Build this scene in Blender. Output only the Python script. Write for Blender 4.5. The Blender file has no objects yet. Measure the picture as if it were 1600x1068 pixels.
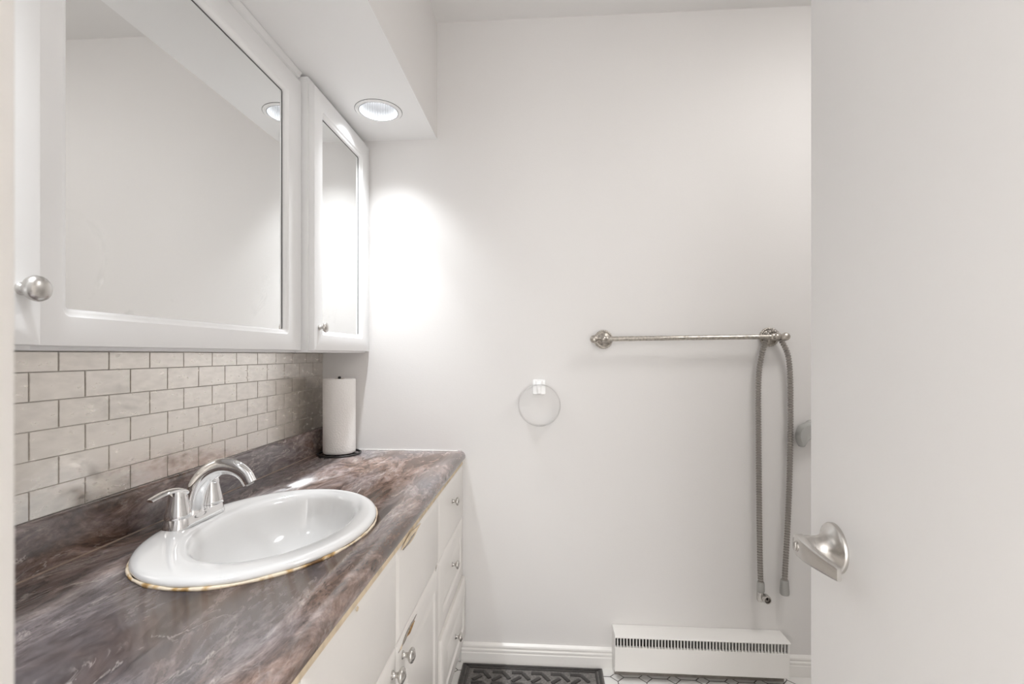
import bpy, bmesh, math, random
from math import sin, cos, pi, radians
from mathutils import Vector, Matrix

random.seed(7)
SC = bpy.context.scene
COL = SC.collection

# ------------------------------------------------------------------ camera
F_PX, YAW, CX, H = 758.6, 0.067, 0.881, 1.19
cam_d = bpy.data.cameras.new('camera')
cam = bpy.data.objects.new('camera', cam_d)
COL.objects.link(cam)
cam.location = (CX, 0, H)
cam.rotation_euler = (pi / 2, 0, YAW)
cam_d.sensor_width = 36
cam_d.lens = F_PX / 1600 * 36
cam_d.shift_y = 19.7 / 1600
cam_d.clip_start = 0.01
cam_d.dof.use_dof = True
cam_d.dof.focus_distance = 1.2
cam_d.dof.aperture_fstop = 7.5
SC.camera = cam

# ------------------------------------------------------------------ world, exposure
W = bpy.data.worlds.new('hall_daylight')
SC.world = W
W.use_nodes = True
W.node_tree.nodes['Background'].inputs[0].default_value = (1.0, 0.982, 0.970, 1)
W.node_tree.nodes['Background'].inputs[1].default_value = 5.9
SC.view_settings.view_transform = 'Standard'
SC.view_settings.look = 'None'
SC.view_settings.gamma = 1
SC.view_settings.use_curve_mapping = False
SC.view_settings.exposure = 0.0
SC.cycles.max_bounces = 14
SC.cycles.diffuse_bounces = 8
SC.cycles.glossy_bounces = 6
SC.cycles.transparent_max_bounces = 12
SC.cycles.sample_clamp_indirect = 4.0

# room
D = 1.87          # wall behind the vanity end
YF = 0.175        # inner face of the entrance wall
XR = 2.45         # far side wall
ZC = 2.4829
SOF_X, SOF_Z = 0.4628, 2.03
# lamps: (x, y, z of the opening, watts of the wide glow; each also has a narrower beam)
BEAM = 1.75   # watts, per recessed lamp (the one by the doorway is dimmer)
POTS = [(0.310, 1.640, SOF_Z, 2.0), (0.310, 0.385, SOF_Z, 0.75)]
FILL_DOME = (2.0, 1.0, 14.5)  # unseen ceiling lamp added as soft fill: position and glow strength


# ------------------------------------------------------------------ materials
def mat(name, col, rough=0.5, metal=0.0, spec=0.5, bump=0.0, bscale=200.0, vary=0.0, vscale=8.0, coat=0.0,
        trans=0.0, emit=None, estr=0.0, stretch=None, rvary=0.0):
    m = bpy.data.materials.new(name)
    m.use_nodes = True
    nt = m.node_tree
    b = nt.nodes['Principled BSDF']
    b.inputs['Base Color'].default_value = (*col, 1)
    b.inputs['Roughness'].default_value = rough
    b.inputs['Metallic'].default_value = metal
    b.inputs['Specular IOR Level'].default_value = spec
    b.inputs['Coat Weight'].default_value = coat
    b.inputs['Coat Roughness'].default_value = 0.05
    b.inputs['Transmission Weight'].default_value = trans
    if emit:
        b.inputs['Emission Color'].default_value = (*emit, 1)
        b.inputs['Emission Strength'].default_value = estr
    tc = nt.nodes.new('ShaderNodeTexCoord')
    mp = nt.nodes.new('ShaderNodeMapping')
    nt.links.new(tc.outputs['Object'], mp.inputs[0])
    if stretch:
        mp.inputs['Scale'].default_value = stretch
    if vary or rvary:
        n = nt.nodes.new('ShaderNodeTexNoise')
        n.inputs['Scale'].default_value = vscale
        n.inputs['Detail'].default_value = 5
        nt.links.new(mp.outputs[0], n.inputs[0])
        if vary:
            r = nt.nodes.new('ShaderNodeValToRGB')
            r.color_ramp.elements[0].position = 0.3
            r.color_ramp.elements[1].position = 0.7
            r.color_ramp.elements[0].color = (*[max(0, c * (1 - vary)) for c in col], 1)
            r.color_ramp.elements[1].color = (*[min(1, c * (1 + vary)) for c in col], 1)
            nt.links.new(n.outputs[0], r.inputs[0])
            nt.links.new(r.outputs[0], b.inputs['Base Color'])
        if rvary:
            q = nt.nodes.new('ShaderNodeMapRange')
            q.inputs[1].default_value = 0.3
            q.inputs[2].default_value = 0.7
            q.inputs[3].default_value = max(0.02, rough - rvary)
            q.inputs[4].default_value = rough + rvary
            nt.links.new(n.outputs[0], q.inputs[0])
            nt.links.new(q.outputs[0], b.inputs['Roughness'])
    if bump:
        n2 = nt.nodes.new('ShaderNodeTexNoise')
        n2.inputs['Scale'].default_value = bscale
        n2.inputs['Detail'].default_value = 3
        nt.links.new(mp.outputs[0], n2.inputs[0])
        bp = nt.nodes.new('ShaderNodeBump')
        bp.inputs['Strength'].default_value = bump
        bp.inputs['Distance'].default_value = 0.002
        nt.links.new(n2.outputs[0], bp.inputs['Height'])
        nt.links.new(bp.outputs[0], b.inputs['Normal'])
    return m


def stone_mat():
    m = bpy.data.materials.new('brown_stone_laminate')
    m.use_nodes = True
    nt = m.node_tree
    N, L = nt.nodes, nt.links
    b = N['Principled BSDF']
    tc = N.new('ShaderNodeTexCoord')
    mp = N.new('ShaderNodeMapping')
    mp.inputs['Rotation'].default_value = (0.0, 0.0, radians(14))
    mp.inputs['Scale'].default_value = (1.0, 0.34, 1.0)
    L.new(tc.outputs['Object'], mp.inputs[0])
    # warp
    wn = N.new('ShaderNodeTexNoise'); wn.inputs['Scale'].default_value = 5; wn.inputs['Detail'].default_value = 4
    L.new(mp.outputs[0], wn.inputs[0])
    sub = N.new('ShaderNodeVectorMath'); sub.operation = 'MULTIPLY_ADD'
    sub.inputs[1].default_value = (0.16, 0.16, 0.16)
    L.new(wn.outputs['Color'], sub.inputs[0]); L.new(mp.outputs[0], sub.inputs[2])
    n1 = N.new('ShaderNodeTexNoise'); n1.inputs['Scale'].default_value = 13; n1.inputs['Detail'].default_value = 9
    n1.inputs['Roughness'].default_value = 0.72; n1.inputs['Distortion'].default_value = 0.5
    L.new(sub.outputs[0], n1.inputs[0])
    r1 = N.new('ShaderNodeValToRGB')
    cr = r1.color_ramp
    cr.elements[0].position = 0.34; cr.elements[0].color = (0.040, 0.026, 0.021, 1)
    cr.elements[1].position = 0.72; cr.elements[1].color = (0.46, 0.41, 0.39, 1)
    e = cr.elements.new(0.45); e.color = (0.100, 0.061, 0.046, 1)
    e = cr.elements.new(0.52); e.color = (0.194, 0.131, 0.107, 1)
    e = cr.elements.new(0.60); e.color = (0.268, 0.205, 0.187, 1)
    L.new(n1.outputs[0], r1.inputs[0])
    # mauve-grey patches
    n2 = N.new('ShaderNodeTexNoise'); n2.inputs['Scale'].default_value = 6; n2.inputs['Detail'].default_value = 6
    L.new(sub.outputs[0], n2.inputs[0])
    mr = N.new('ShaderNodeMapRange'); mr.inputs[1].default_value = 0.44; mr.inputs[2].default_value = 0.62
    L.new(n2.outputs[0], mr.inputs[0])
    mul = N.new('ShaderNodeMath'); mul.operation = 'MULTIPLY'; mul.inputs[1].default_value = 0.68
    L.new(mr.outputs[0], mul.inputs[0])
    mx = N.new('ShaderNodeMix'); mx.data_type = 'RGBA'
    L.new(mul.outputs[0], mx.inputs['Factor']); L.new(r1.outputs[0], mx.inputs['A'])
    mx.inputs['B'].default_value = (0.190, 0.182, 0.198, 1)
    # fine pale veins
    n3 = N.new('ShaderNodeTexNoise'); n3.inputs['Scale'].default_value = 9; n3.inputs['Detail'].default_value = 8
    n3.inputs['Roughness'].default_value = 0.62; n3.inputs['Distortion'].default_value = 1.2
    L.new(sub.outputs[0], n3.inputs[0])
    ab = N.new('ShaderNodeMath'); ab.operation = 'SUBTRACT'; ab.inputs[1].default_value = 0.5
    L.new(n3.outputs[0], ab.inputs[0])
    ab2 = N.new('ShaderNodeMath'); ab2.operation = 'ABSOLUTE'; L.new(ab.outputs[0], ab2.inputs[0])
    vr = N.new('ShaderNodeMapRange'); vr.inputs[1].default_value = 0.0; vr.inputs[2].default_value = 0.014
    vr.inputs[3].default_value = 0.7; vr.inputs[4].default_value = 0.0
    L.new(ab2.outputs[0], vr.inputs[0])
    gate = N.new('ShaderNodeMath'); gate.operation = 'MULTIPLY'
    n4 = N.new('ShaderNodeTexNoise'); n4.inputs['Scale'].default_value = 7; L.new(mp.outputs[0], n4.inputs[0])
    g4 = N.new('ShaderNodeMapRange'); g4.inputs[1].default_value = 0.45; g4.inputs[2].default_value = 0.65
    L.new(n4.outputs[0], g4.inputs[0]); L.new(vr.outputs[0], gate.inputs[0]); L.new(g4.outputs[0], gate.inputs[1])
    mx2 = N.new('ShaderNodeMix'); mx2.data_type = 'RGBA'
    L.new(gate.outputs[0], mx2.inputs['Factor']); L.new(mx.outputs['Result'], mx2.inputs['A'])
    mx2.inputs['B'].default_value = (0.50, 0.45, 0.42, 1)
    # grain
    n5 = N.new('ShaderNodeTexNoise'); n5.inputs['Scale'].default_value = 95; n5.inputs['Detail'].default_value = 7; n5.inputs['Roughness'].default_value = 0.7
    L.new(sub.outputs[0], n5.inputs[0])
    gr = N.new('ShaderNodeMapRange'); gr.inputs[1].default_value = 0.3; gr.inputs[2].default_value = 0.7
    gr.inputs[3].default_value = 0.50; gr.inputs[4].default_value = 1.62
    L.new(n5.outputs[0], gr.inputs[0])
    mg = N.new('ShaderNodeVectorMath'); mg.operation = 'SCALE'
    L.new(mx2.outputs['Result'], mg.inputs[0]); L.new(gr.outputs[0], mg.inputs['Scale'])
    L.new(mg.outputs[0], b.inputs['Base Color'])
    b.inputs['Coat Weight'].default_value = 0.25
    b.inputs['Coat Roughness'].default_value = 0.22
    rr = N.new('ShaderNodeMapRange'); rr.inputs[1].default_value = 0.3; rr.inputs[2].default_value = 0.7
    rr.inputs[3].default_value = 0.15; rr.inputs[4].default_value = 0.25
    L.new(n1.outputs[0], rr.inputs[0]); L.new(rr.outputs[0], b.inputs['Roughness'])
    b.inputs['Specular IOR Level'].default_value = 0.85
    bp = N.new('ShaderNodeBump'); bp.inputs['Strength'].default_value = 0.06; bp.inputs['Distance'].default_value = 0.001
    L.new(n5.outputs[0], bp.inputs['Height']); L.new(bp.outputs[0], b.inputs['Normal'])
    return m


def floor_mat():
    """white octagon tiles with small white diamonds, grey joints"""
    m = bpy.data.materials.new('octagon_floor_tile')
    m.use_nodes = True
    nt = m.node_tree
    N, L = nt.nodes, nt.links
    b = N['Principled BSDF']
    tc = N.new('ShaderNodeTexCoord')
    sx = N.new('ShaderNodeSeparateXYZ'); L.new(tc.outputs['Object'], sx.inputs[0])
    P = 0.1030

    def math_(op, a, bb=None, v=None):
        n = N.new('ShaderNodeMath'); n.operation = op
        L.new(a, n.inputs[0])
        if bb is not None:
            L.new(bb, n.inputs[1])
        if v is not None:
            n.inputs[1].default_value = v
        return n.outputs[0]

    def cell(o, off):
        a = math_('ADD', o, v=off)
        a = math_('DIVIDE', a, v=P)
        a = math_('FRACT', a)
        a = math_('SUBTRACT', a, v=0.5)
        return math_('ABSOLUTE', a)            # 0 at tile joint ... 0.5 at tile middle
    ax = cell(sx.outputs[0], 9.2035)
    ay = cell(sx.outputs[1], 8.5363)
    s = math_('ADD', ax, ay)
    dia = math_('SUBTRACT', s, v=0.24)          # <0 inside diamond
    dline = math_('LESS_THAN', math_('ABSOLUTE', dia), v=0.026)
    mn = math_('MINIMUM', ax, ay)
    edge = math_('LESS_THAN', mn, v=0.018)
    out = math_('GREATER_THAN', dia, v=0.0)
    el = math_('MULTIPLY', edge, out)
    g = math_('MAXIMUM', dline, el)
    mx = N.new('ShaderNodeMix'); mx.data_type = 'RGBA'
    L.new(g, mx.inputs['Factor'])
    mx.inputs['A'].default_value = (0.80, 0.79, 0.77, 1)
    mx.inputs['B'].default_value = (0.13, 0.12, 0.115, 1)
    L.new(mx.outputs['Result'], b.inputs['Base Color'])
    mr = N.new('ShaderNodeMapRange'); mr.inputs[3].default_value = 0.25; mr.inputs[4].default_value = 0.8
    L.new(g, mr.inputs[0]); L.new(mr.outputs[0], b.inputs['Roughness'])
    bp = N.new('ShaderNodeBump'); bp.invert = True; bp.inputs['Strength'].default_value = 0.4
    bp.inputs['Distance'].default_value = 0.002
    L.new(g, bp.inputs['Height']); L.new(bp.outputs[0], b.inputs['Normal'])
    return m


def clear_mat():
    m = bpy.data.materials.new('clear_plastic')
    m.use_nodes = True
    nt = m.node_tree
    N, L = nt.nodes, nt.links
    for n in list(N):
        N.remove(n)
    o = N.new('ShaderNodeOutputMaterial')
    t = N.new('ShaderNodeBsdfTransparent'); t.inputs[0].default_value = (0.98, 0.98, 0.978, 1)
    g = N.new('ShaderNodeBsdfGlossy'); g.inputs[0].default_value = (1, 1, 1, 1); g.inputs[1].default_value = 0.12
    fr = N.new('ShaderNodeFresnel'); fr.inputs[0].default_value = 1.5
    mx = N.new('ShaderNodeMixShader')
    L.new(fr.outputs[0], mx.inputs[0]); L.new(t.outputs[0], mx.inputs[1]); L.new(g.outputs[0], mx.inputs[2])
    L.new(mx.outputs[0], o.inputs[0])
    return m


def mirror_mat():
    m = mat('mirror_glass', (0.86, 0.865, 0.86), 0.012, 1.0)
    nt = m.node_tree
    N, L = nt.nodes, nt.links
    b = N['Principled BSDF']
    # wiped-cloth smears: a faint film of dust on the glass
    tc = N.new('ShaderNodeTexCoord')
    w = N.new('ShaderNodeTexNoise'); w.inputs['Scale'].default_value = 5.0; w.inputs['Detail'].default_value = 4
    w.inputs['Distortion'].default_value = 2.2
    L.new(tc.outputs['Object'], w.inputs[0])
    s = N.new('ShaderNodeTexNoise'); s.inputs['Scale'].default_value = 3.0
    L.new(tc.outputs['Object'], s.inputs[0])
    a = N.new('ShaderNodeMapRange'); a.inputs[1].default_value = 0.62; a.inputs[2].default_value = 0.78
    L.new(w.outputs[0], a.inputs[0])
    c = N.new('ShaderNodeMapRange'); c.inputs[1].default_value = 0.50; c.inputs[2].default_value = 0.66
    L.new(s.outputs[0], c.inputs[0])
    mu = N.new('ShaderNodeMath'); mu.operation = 'MULTIPLY'; L.new(a.outputs[0], mu.inputs[0]); L.new(c.outputs[0], mu.inputs[1])
    d = N.new('ShaderNodeBsdfDiffuse'); d.inputs[0].default_value = (0.9, 0.9, 0.9, 1)
    mx = N.new('ShaderNodeMixShader')
    sc = N.new('ShaderNodeMath'); sc.operation = 'MULTIPLY'; sc.inputs[1].default_value = 0.5
    L.new(mu.outputs[0], sc.inputs[0]); L.new(sc.outputs[0], mx.inputs[0])
    o = N['Material Output']
    L.new(b.outputs[0], mx.inputs[1]); L.new(d.outputs[0], mx.inputs[2]); L.new(mx.outputs[0], o.inputs[0])
    return m


def caulk_mat():
    m = mat('aged_sealant', (0.66, 0.53, 0.38), 0.55)
    nt = m.node_tree
    N, L = nt.nodes, nt.links
    b = N['Principled BSDF']
    tc = N.new('ShaderNodeTexCoord')
    n = N.new('ShaderNodeTexNoise'); n.inputs['Scale'].default_value = 26; n.inputs['Detail'].default_value = 6
    L.new(tc.outputs['Object'], n.inputs[0])
    r = N.new('ShaderNodeValToRGB')
    r.color_ramp.elements[0].position = 0.36; r.color_ramp.elements[0].color = (0.13, 0.065, 0.02, 1)
    r.color_ramp.elements[1].position = 0.52; r.color_ramp.elements[1].color = (0.80, 0.69, 0.54, 1)
    e = r.color_ramp.elements.new(0.44); e.color = (0.50, 0.32, 0.13, 1)
    L.new(n.outputs[0], r.inputs[0]); L.new(r.outputs[0], b.inputs['Base Color'])
    return m


M = dict(
    wall=mat('wall_paint', (0.725, 0.710, 0.697), 0.55, bump=0.12, bscale=260, stretch=(0.6, 0.6, 1.6)),
    ceil=mat('ceiling_paint', (0.79, 0.78, 0.77), 0.7, bump=0.08, bscale=240),
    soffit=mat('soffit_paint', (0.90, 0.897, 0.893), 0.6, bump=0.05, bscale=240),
    cab=mat('white_cabinet_foil', (0.83, 0.83, 0.83), 0.30, vary=0.015, vscale=6),
    van=mat('cream_white_foil', (0.80, 0.775, 0.745), 0.32, vary=0.02, vscale=5),
    mdf=mat('bare_cream_board', (0.70, 0.58, 0.42), 0.7, vary=0.2, vscale=40, bump=0.3, bscale=160),
    brownmdf=mat('swollen_brown_board', (0.36, 0.20, 0.07), 0.8, vary=0.55, vscale=120, bump=0.8, bscale=220),
    flake=mat('grey_paint_edge', (0.34, 0.31, 0.27), 0.7, vary=0.4, vscale=150),
    door=mat('door_paint', (0.88, 0.873, 0.865), 0.42, bump=0.03, bscale=180),
    jamb=mat('jamb_paint', (0.80, 0.78, 0.755), 0.5),
    trim=mat('trim_paint', (0.84, 0.825, 0.80), 0.4),
    mirror=mirror_mat(),
    nickel=mat('brushed_nickel', (0.60, 0.58, 0.555), 0.27, 1.0, bump=0.10, bscale=300, stretch=(1, 1, 7)),
    pewter=mat('aged_pewter', (0.50, 0.465, 0.42), 0.30, 1.0, vary=0.3, vscale=120),
    chrome=mat('chrome', (0.90, 0.90, 0.905), 0.045, 1.0),
    hose=mat('steel_hose', (0.40, 0.375, 0.35), 0.32, 1.0),
    greyplastic=mat('grey_plastic', (0.36, 0.355, 0.34), 0.35),
    tile=mat('brushed_metal_tile', (0.80, 0.765, 0.72), 0.21, 1.0, vary=0.10, vscale=30, rvary=0.09, bump=0.03, bscale=60, stretch=(1, 1, 2.5)),
    grout=mat('grey_grout', (0.46, 0.43, 0.40), 0.9, bump=0.4, bscale=400),
    stone=stone_mat(),
    china=mat('white_china', (0.74, 0.737, 0.733), 0.10, spec=0.6, coat=0.3),
    caulk=caulk_mat(),
    paper=mat('paper_towel', (0.86, 0.845, 0.82), 0.95, spec=0.1, bump=0.7, bscale=170),
    black=mat('black_wire', (0.025, 0.023, 0.022), 0.35),
    card=mat('cardboard_core', (0.42, 0.31, 0.20), 0.9),
    heater=mat('white_enamel', (0.84, 0.825, 0.80), 0.38),
    dark=mat('dark_inside', (0.045, 0.042, 0.040), 0.8),
    seam=mat('tan_seam', (0.30, 0.225, 0.175), 0.35, vary=0.3, vscale=30),
    pan=mat('dusty_steel', (0.26, 0.235, 0.21), 0.7, vary=0.2, vscale=40),
    fin=mat('heater_fin', (0.80, 0.79, 0.77), 0.4),
    mat_=mat('black_rubber', (0.035, 0.031, 0.029), 0.42, bump=0.35, bscale=420, vary=0.25, vscale=60),
    mat_worn=mat('worn_rubber', (0.17, 0.158, 0.150), 0.55, bump=0.6, bscale=500, vary=0.45, vscale=130),
    floor=floor_mat(),
    clear=clear_mat(),
    hookplastic=mat('milky_plastic', (0.90, 0.90, 0.895), 0.22),
    reflector=mat('lamp_reflector', (0.14, 0.14, 0.142), 0.3, spec=0.5),
    bulb=mat('bulb_glass', (1, 1, 1), 0.4, emit=(0.96, 0.98, 1.0), estr=26.0),
    gapshade=mat('gap_shade', (0.10, 0.10, 0.10), 0.6),  # dark colour that stands in for shade in narrow gaps
)


# ------------------------------------------------------------------ mesh helpers
def link(name, bm, m, parent=None, smooth=40, loc=None):
    me = bpy.data.meshes.new(name)
    bmesh.ops.recalc_face_normals(bm, faces=bm.faces)
    bm.to_mesh(me)
    bm.free()
    me.materials.append(M[m] if isinstance(m, str) else m)
    if smooth:
        me.shade_smooth()
        me.set_sharp_from_angle(angle=radians(smooth))
    o = bpy.data.objects.new(name, me)
    COL.objects.link(o)
    if parent:
        o.parent = parent
    if loc:
        o.location = loc
    return o


def tag(o, label=None, cat=None, group=None, kind=None):
    if label:
        o['label'] = label
    if cat:
        o['category'] = cat
    if group:
        o['group'] = group
    if kind:
        o['kind'] = kind
    return o


def thing(name, label, cat, loc=(0, 0, 0), rz=0.0, group=None):
    o = bpy.data.objects.new(name, None)
    o.empty_display_size = 0.05
    COL.objects.link(o)
    o.location = loc
    o.rotation_euler = (0, 0, rz)
    return tag(o, label, cat, group)


def copy_tree(o, parent=None):
    c = o.copy()
    COL.objects.link(c)
    if parent:
        c.parent = parent
    for ch in list(o.children):
        copy_tree(ch, c)
    return c


def box(bm, lo, hi, bev=0.0, seg=2):
    r = bmesh.ops.create_cube(bm, size=1)
    vs = r['verts']
    for v in vs:
        v.co = Vector([lo[i] + (v.co[i] + 0.5) * (hi[i] - lo[i]) for i in range(3)])
    if bev:
        es = list({e for v in vs for e in v.link_edges})
        bmesh.ops.bevel(bm, geom=es, offset=bev, segments=seg, affect='EDGES', profile=0.5)
    return vs


def loops(bm, rings, cap0=True, cap1=True, close=False):
    """bridge lists of points (same count) in order"""
    vv = [[bm.verts.new(p) for p in r] for r in rings]
    n = len(vv[0])
    pairs = list(zip(vv[:-1], vv[1:]))
    if close:
        pairs.append((vv[-1], vv[0]))
    for a, b in pairs:
        for i in range(n):
            j = (i + 1) % n
            bm.faces.new((a[i], a[j], b[j], b[i]))
    if cap0 and not close:
        bm.faces.new(vv[0][::-1])
    if cap1 and not close:
        bm.faces.new(vv[-1])
    return vv


def lathe(bm, prof, n=32, origin=(0, 0, 0), axis='Z', flute=0, famp=0.0, cap0=True, cap1=True):
    """prof: list of (radius, height)"""
    rings = []
    for (r, h) in prof:
        ring = []
        for i in range(n):
            a = 2 * pi * i / n
            rr = r * (1 + famp * cos(flute * a)) if flute else r
            x, y = rr * cos(a), rr * sin(a)
            p = {'Z': (x, y, h), 'X': (h, x, y), 'Y': (y, h, x), '-Y': (x, -h, y), '-X': (-h, y, x)}[axis]
            ring.append(Vector(p) + Vector(origin))
        rings.append(ring)
    loops(bm, rings, cap0, cap1)


def frames(path):
    """parallel-transport frames along a path"""
    P = [Vector(p) for p in path]
    T = []
    for i in range(len(P)):
        a = P[max(0, i - 1)]
        b = P[min(len(P) - 1, i + 1)]
        T.append((b - a).normalized())
    up = Vector((0, 0, 1)) if abs(T[0].z) < 0.9 else Vector((0, 1, 0))
    n = (up - T[0] * up.dot(T[0])).normalized()
    out = []
    for i in range(len(P)):
        n = (n - T[i] * n.dot(T[i])).normalized()
        out.append((P[i], T[i], n, T[i].cross(n)))
    return out


def tube(bm, path, rad, n=12, closed=False, cap=True):
    if closed:
        P = [Vector(p) for p in path]
        k = len(P)
        rings = []
        c = sum(P, Vector()) / k
        nrm = Vector()
        for i in range(k):
            nrm += (P[i] - c).cross(P[(i + 1) % k] - c)
        nrm.normalize()
        for i in range(k):
            t = (P[(i + 1) % k] - P[i - 1]).normalized()
            u = nrm.cross(t)
            rr = rad(i / k) if callable(rad) else rad
            rings.append([P[i] + (u * cos(2 * pi * j / n) + nrm * sin(2 * pi * j / n)) * rr for j in range(n)])
        loops(bm, rings, close=True)
        return
    rings = []
    fr = frames(path)
    for i, (p, t, a, b) in enumerate(fr):
        r = rad(i / (len(fr) - 1)) if callable(rad) else rad
        ra, rb = r if isinstance(r, tuple) else (r, r)
        rings.append([p + a * ra * cos(2 * pi * j / n) + b * rb * sin(2 * pi * j / n) for j in range(n)])
    loops(bm, rings, cap, cap)


def spline(pts, k=12):
    P = [Vector(p) for p in pts]
    Q = [2 * P[0] - P[1]] + P + [2 * P[-1] - P[-2]]
    out = []
    for i in range(1, len(Q) - 2):
        a, b, c, d = Q[i - 1:i + 3]
        for j in range(k):
            t = j / k
            out.append(0.5 * (2 * b + (c - a) * t + (2 * a - 5 * b + 4 * c - d) * t * t + (3 * b - a - 3 * c + d) * t ** 3))
    out.append(P[-1])
    return out


def rrect(a0, a1, b0, b1, r, k=6):
    """rounded rectangle in 2-D, 4*(k+1) points, counter-clockwise"""
    r = max(r, 1e-5)
    pts = []
    for (ca, cb, s) in ((a1 - r, b1 - r, 0), (a0 + r, b1 - r, pi / 2), (a0 + r, b0 + r, pi), (a1 - r, b0 + r, 3 * pi / 2)):
        for i in range(k + 1):
            t = s + (pi / 2) * i / k
            pts.append((ca + r * cos(t), cb + r * sin(t)))
    return pts


def panel(bm, y0, y1, z0, z1, steps, cap0=True, cap1=True):
    """panel lying in the YZ plane; steps: (inset, radius, x)"""
    rings = []
    for (ins, r, x) in steps:
        rings.append([(x, a, b) for a, b in rrect(y0 + ins, y1 - ins, z0 + ins, z1 - ins, r)])
    loops(bm, rings, cap0, cap1)


def extrude_profile(bm, prof, y0, y1, axis='Y', n=1):
    """closed profile of (a, z); swept along axis"""
    rings = []
    for i in range(n + 1):
        t = y0 + (y1 - y0) * i / n
        rings.append([((a, t, z) if axis == 'Y' else (t, a, z)) for a, z in prof])
    loops(bm, rings)


def ell(cx, cy, ax, ay, z, n=96, p=2.0):
    out = []
    for i in range(n):
        t = 2 * pi * i / n
        c, s = cos(t), sin(t)
        out.append((cx + ax * math.copysign(abs(c) ** (2 / p), c), cy + ay * math.copysign(abs(s) ** (2 / p), s), z))
    return out


def plate_with_hole(bm, x0, x1, y0, y1, hole, z):
    """flat rectangle (z const) with a hole given as a list of (x,y)"""
    cx = sum(p[0] for p in hole) / len(hole)
    cy = sum(p[1] for p in hole) / len(hole)
    inner, outer = [], []
    corners = [(x1, y1), (x0, y1), (x0, y0), (x1, y0)]
    cang = [math.atan2(c[1] - cy, c[0] - cx) % (2 * pi) for c in corners]
    angs = [math.atan2(h[1] - cy, h[0] - cx) % (2 * pi) for h in hole]
    items = [(a, h) for a, h in zip(angs, hole)]
    for ca, c in zip(cang, corners):   # snap closest hole direction to the corner
        k = min(range(len(items)), key=lambda i: abs((items[i][0] - ca + pi) % (2 * pi) - pi))
        items[k] = (items[k][0], items[k][1], c)
    for it in items:
        a, h = it[0], it[1]
        if len(it) == 3:
            o = it[2]
        else:
            dx, dy = cos(a), sin(a)
            ts = []
            if dx > 1e-9: ts.append((x1 - cx) / dx)
            if dx < -1e-9: ts.append((x0 - cx) / dx)
            if dy > 1e-9: ts.append((y1 - cy) / dy)
            if dy < -1e-9: ts.append((y0 - cy) / dy)
            t = min(ts)
            o = (cx + t * dx, cy + t * dy)
        inner.append(bm.verts.new((h[0], h[1], z)))
        outer.append(bm.verts.new((o[0], o[1], z)))
    n = len(inner)
    for i in range(n):
        j = (i + 1) % n
        bm.faces.new((inner[i], outer[i], outer[j], inner[j]))
    return inner, outer


def circle(cx, cy, r, n=48):
    return [(cx + r * cos(2 * pi * i / n), cy + r * sin(2 * pi * i / n)) for i in range(n)]


# ------------------------------------------------------------------ the room
def struct(name, bm, m, label=None, smooth=40):
    o = link(name, bm, m, smooth=smooth)
    o['kind'] = 'structure'
    if label:
        o['label'] = label
    return o


bm = bmesh.new(); box(bm, (-0.1, -2.2, -0.08), (XR + 0.1, D + 0.1, 0)); struct('floor', bm, 'floor', 'white octagon tile floor with small diamonds and grey joints')
bm = bmesh.new(); box(bm, (-0.1, YF - 0.12, 0), (0, D, ZC)); struct('wall_left', bm, 'wall', 'wall behind the vanity and mirrored cabinets')
bm = bmesh.new(); box(bm, (-0.1, D, 0), (XR + 0.1, D + 0.1, ZC)); struct('wall_back', bm, 'wall', 'plain greige wall carrying the towel bar and heater')
bm = bmesh.new(); box(bm, (XR, YF - 0.12, 0), (XR + 0.1, D, ZC)); struct('wall_right', bm, 'wall', 'greige wall behind the open door')
JX0, JX1, DZ = 0.6735, 1.241, 2.045
bm = bmesh.new()
box(bm, (0, YF - 0.12, 0), (JX0 - 0.018, YF, ZC)); box(bm, (JX1 + 0.018, YF - 0.12, 0), (XR, YF, ZC))
box(bm, (JX0 - 0.018, YF - 0.12, DZ + 0.018), (JX1 + 0.018, YF, ZC))
struct('wall_front', bm, 'wall', 'wall around the doorway the picture is taken from')
bm = bmesh.new()
box(bm, (JX0 - 0.018, YF - 0.125, 0), (JX0, YF + 0.003, DZ), 0.002); box(bm, (JX1, YF - 0.125, 0), (JX1 + 0.018, YF + 0.003, DZ), 0.002)
box(bm, (JX0 - 0.018, YF - 0.125, DZ), (JX1 + 0.018, YF + 0.003, DZ + 0.018), 0.002)
struct('trim_1', bm, 'jamb', 'painted door jamb, out of focus at the edge of the view')

bm = bmesh.new(); box(bm, (-0.1, YF - 0.12, ZC), (XR + 0.1, D + 0.1, ZC + 0.08))
struct('ceiling', bm, 'ceil', 'flat painted ceiling')

# unseen hall shell behind the camera, added to funnel daylight through the doorway
bm = bmesh.new(); box(bm, (0.25, -2.20, 0), (0.35, YF - 0.12, ZC)); struct('wall_hall_added', bm, 'wall', 'unseen side wall of the hall, added to steer the doorway light')
bm = bmesh.new(); box(bm, (1.75, -2.20, 0), (1.85, YF - 0.12, ZC)); struct('wall_hall_added', bm, 'wall', 'other unseen side wall of the hall, added to steer the doorway light')
bm = bmesh.new(); box(bm, (0.25, -2.20, ZC), (1.85, YF - 0.12, ZC + 0.08)); struct('ceiling_hall_added', bm, 'ceil', 'unseen ceiling of the hall, added to steer the doorway light')

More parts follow.
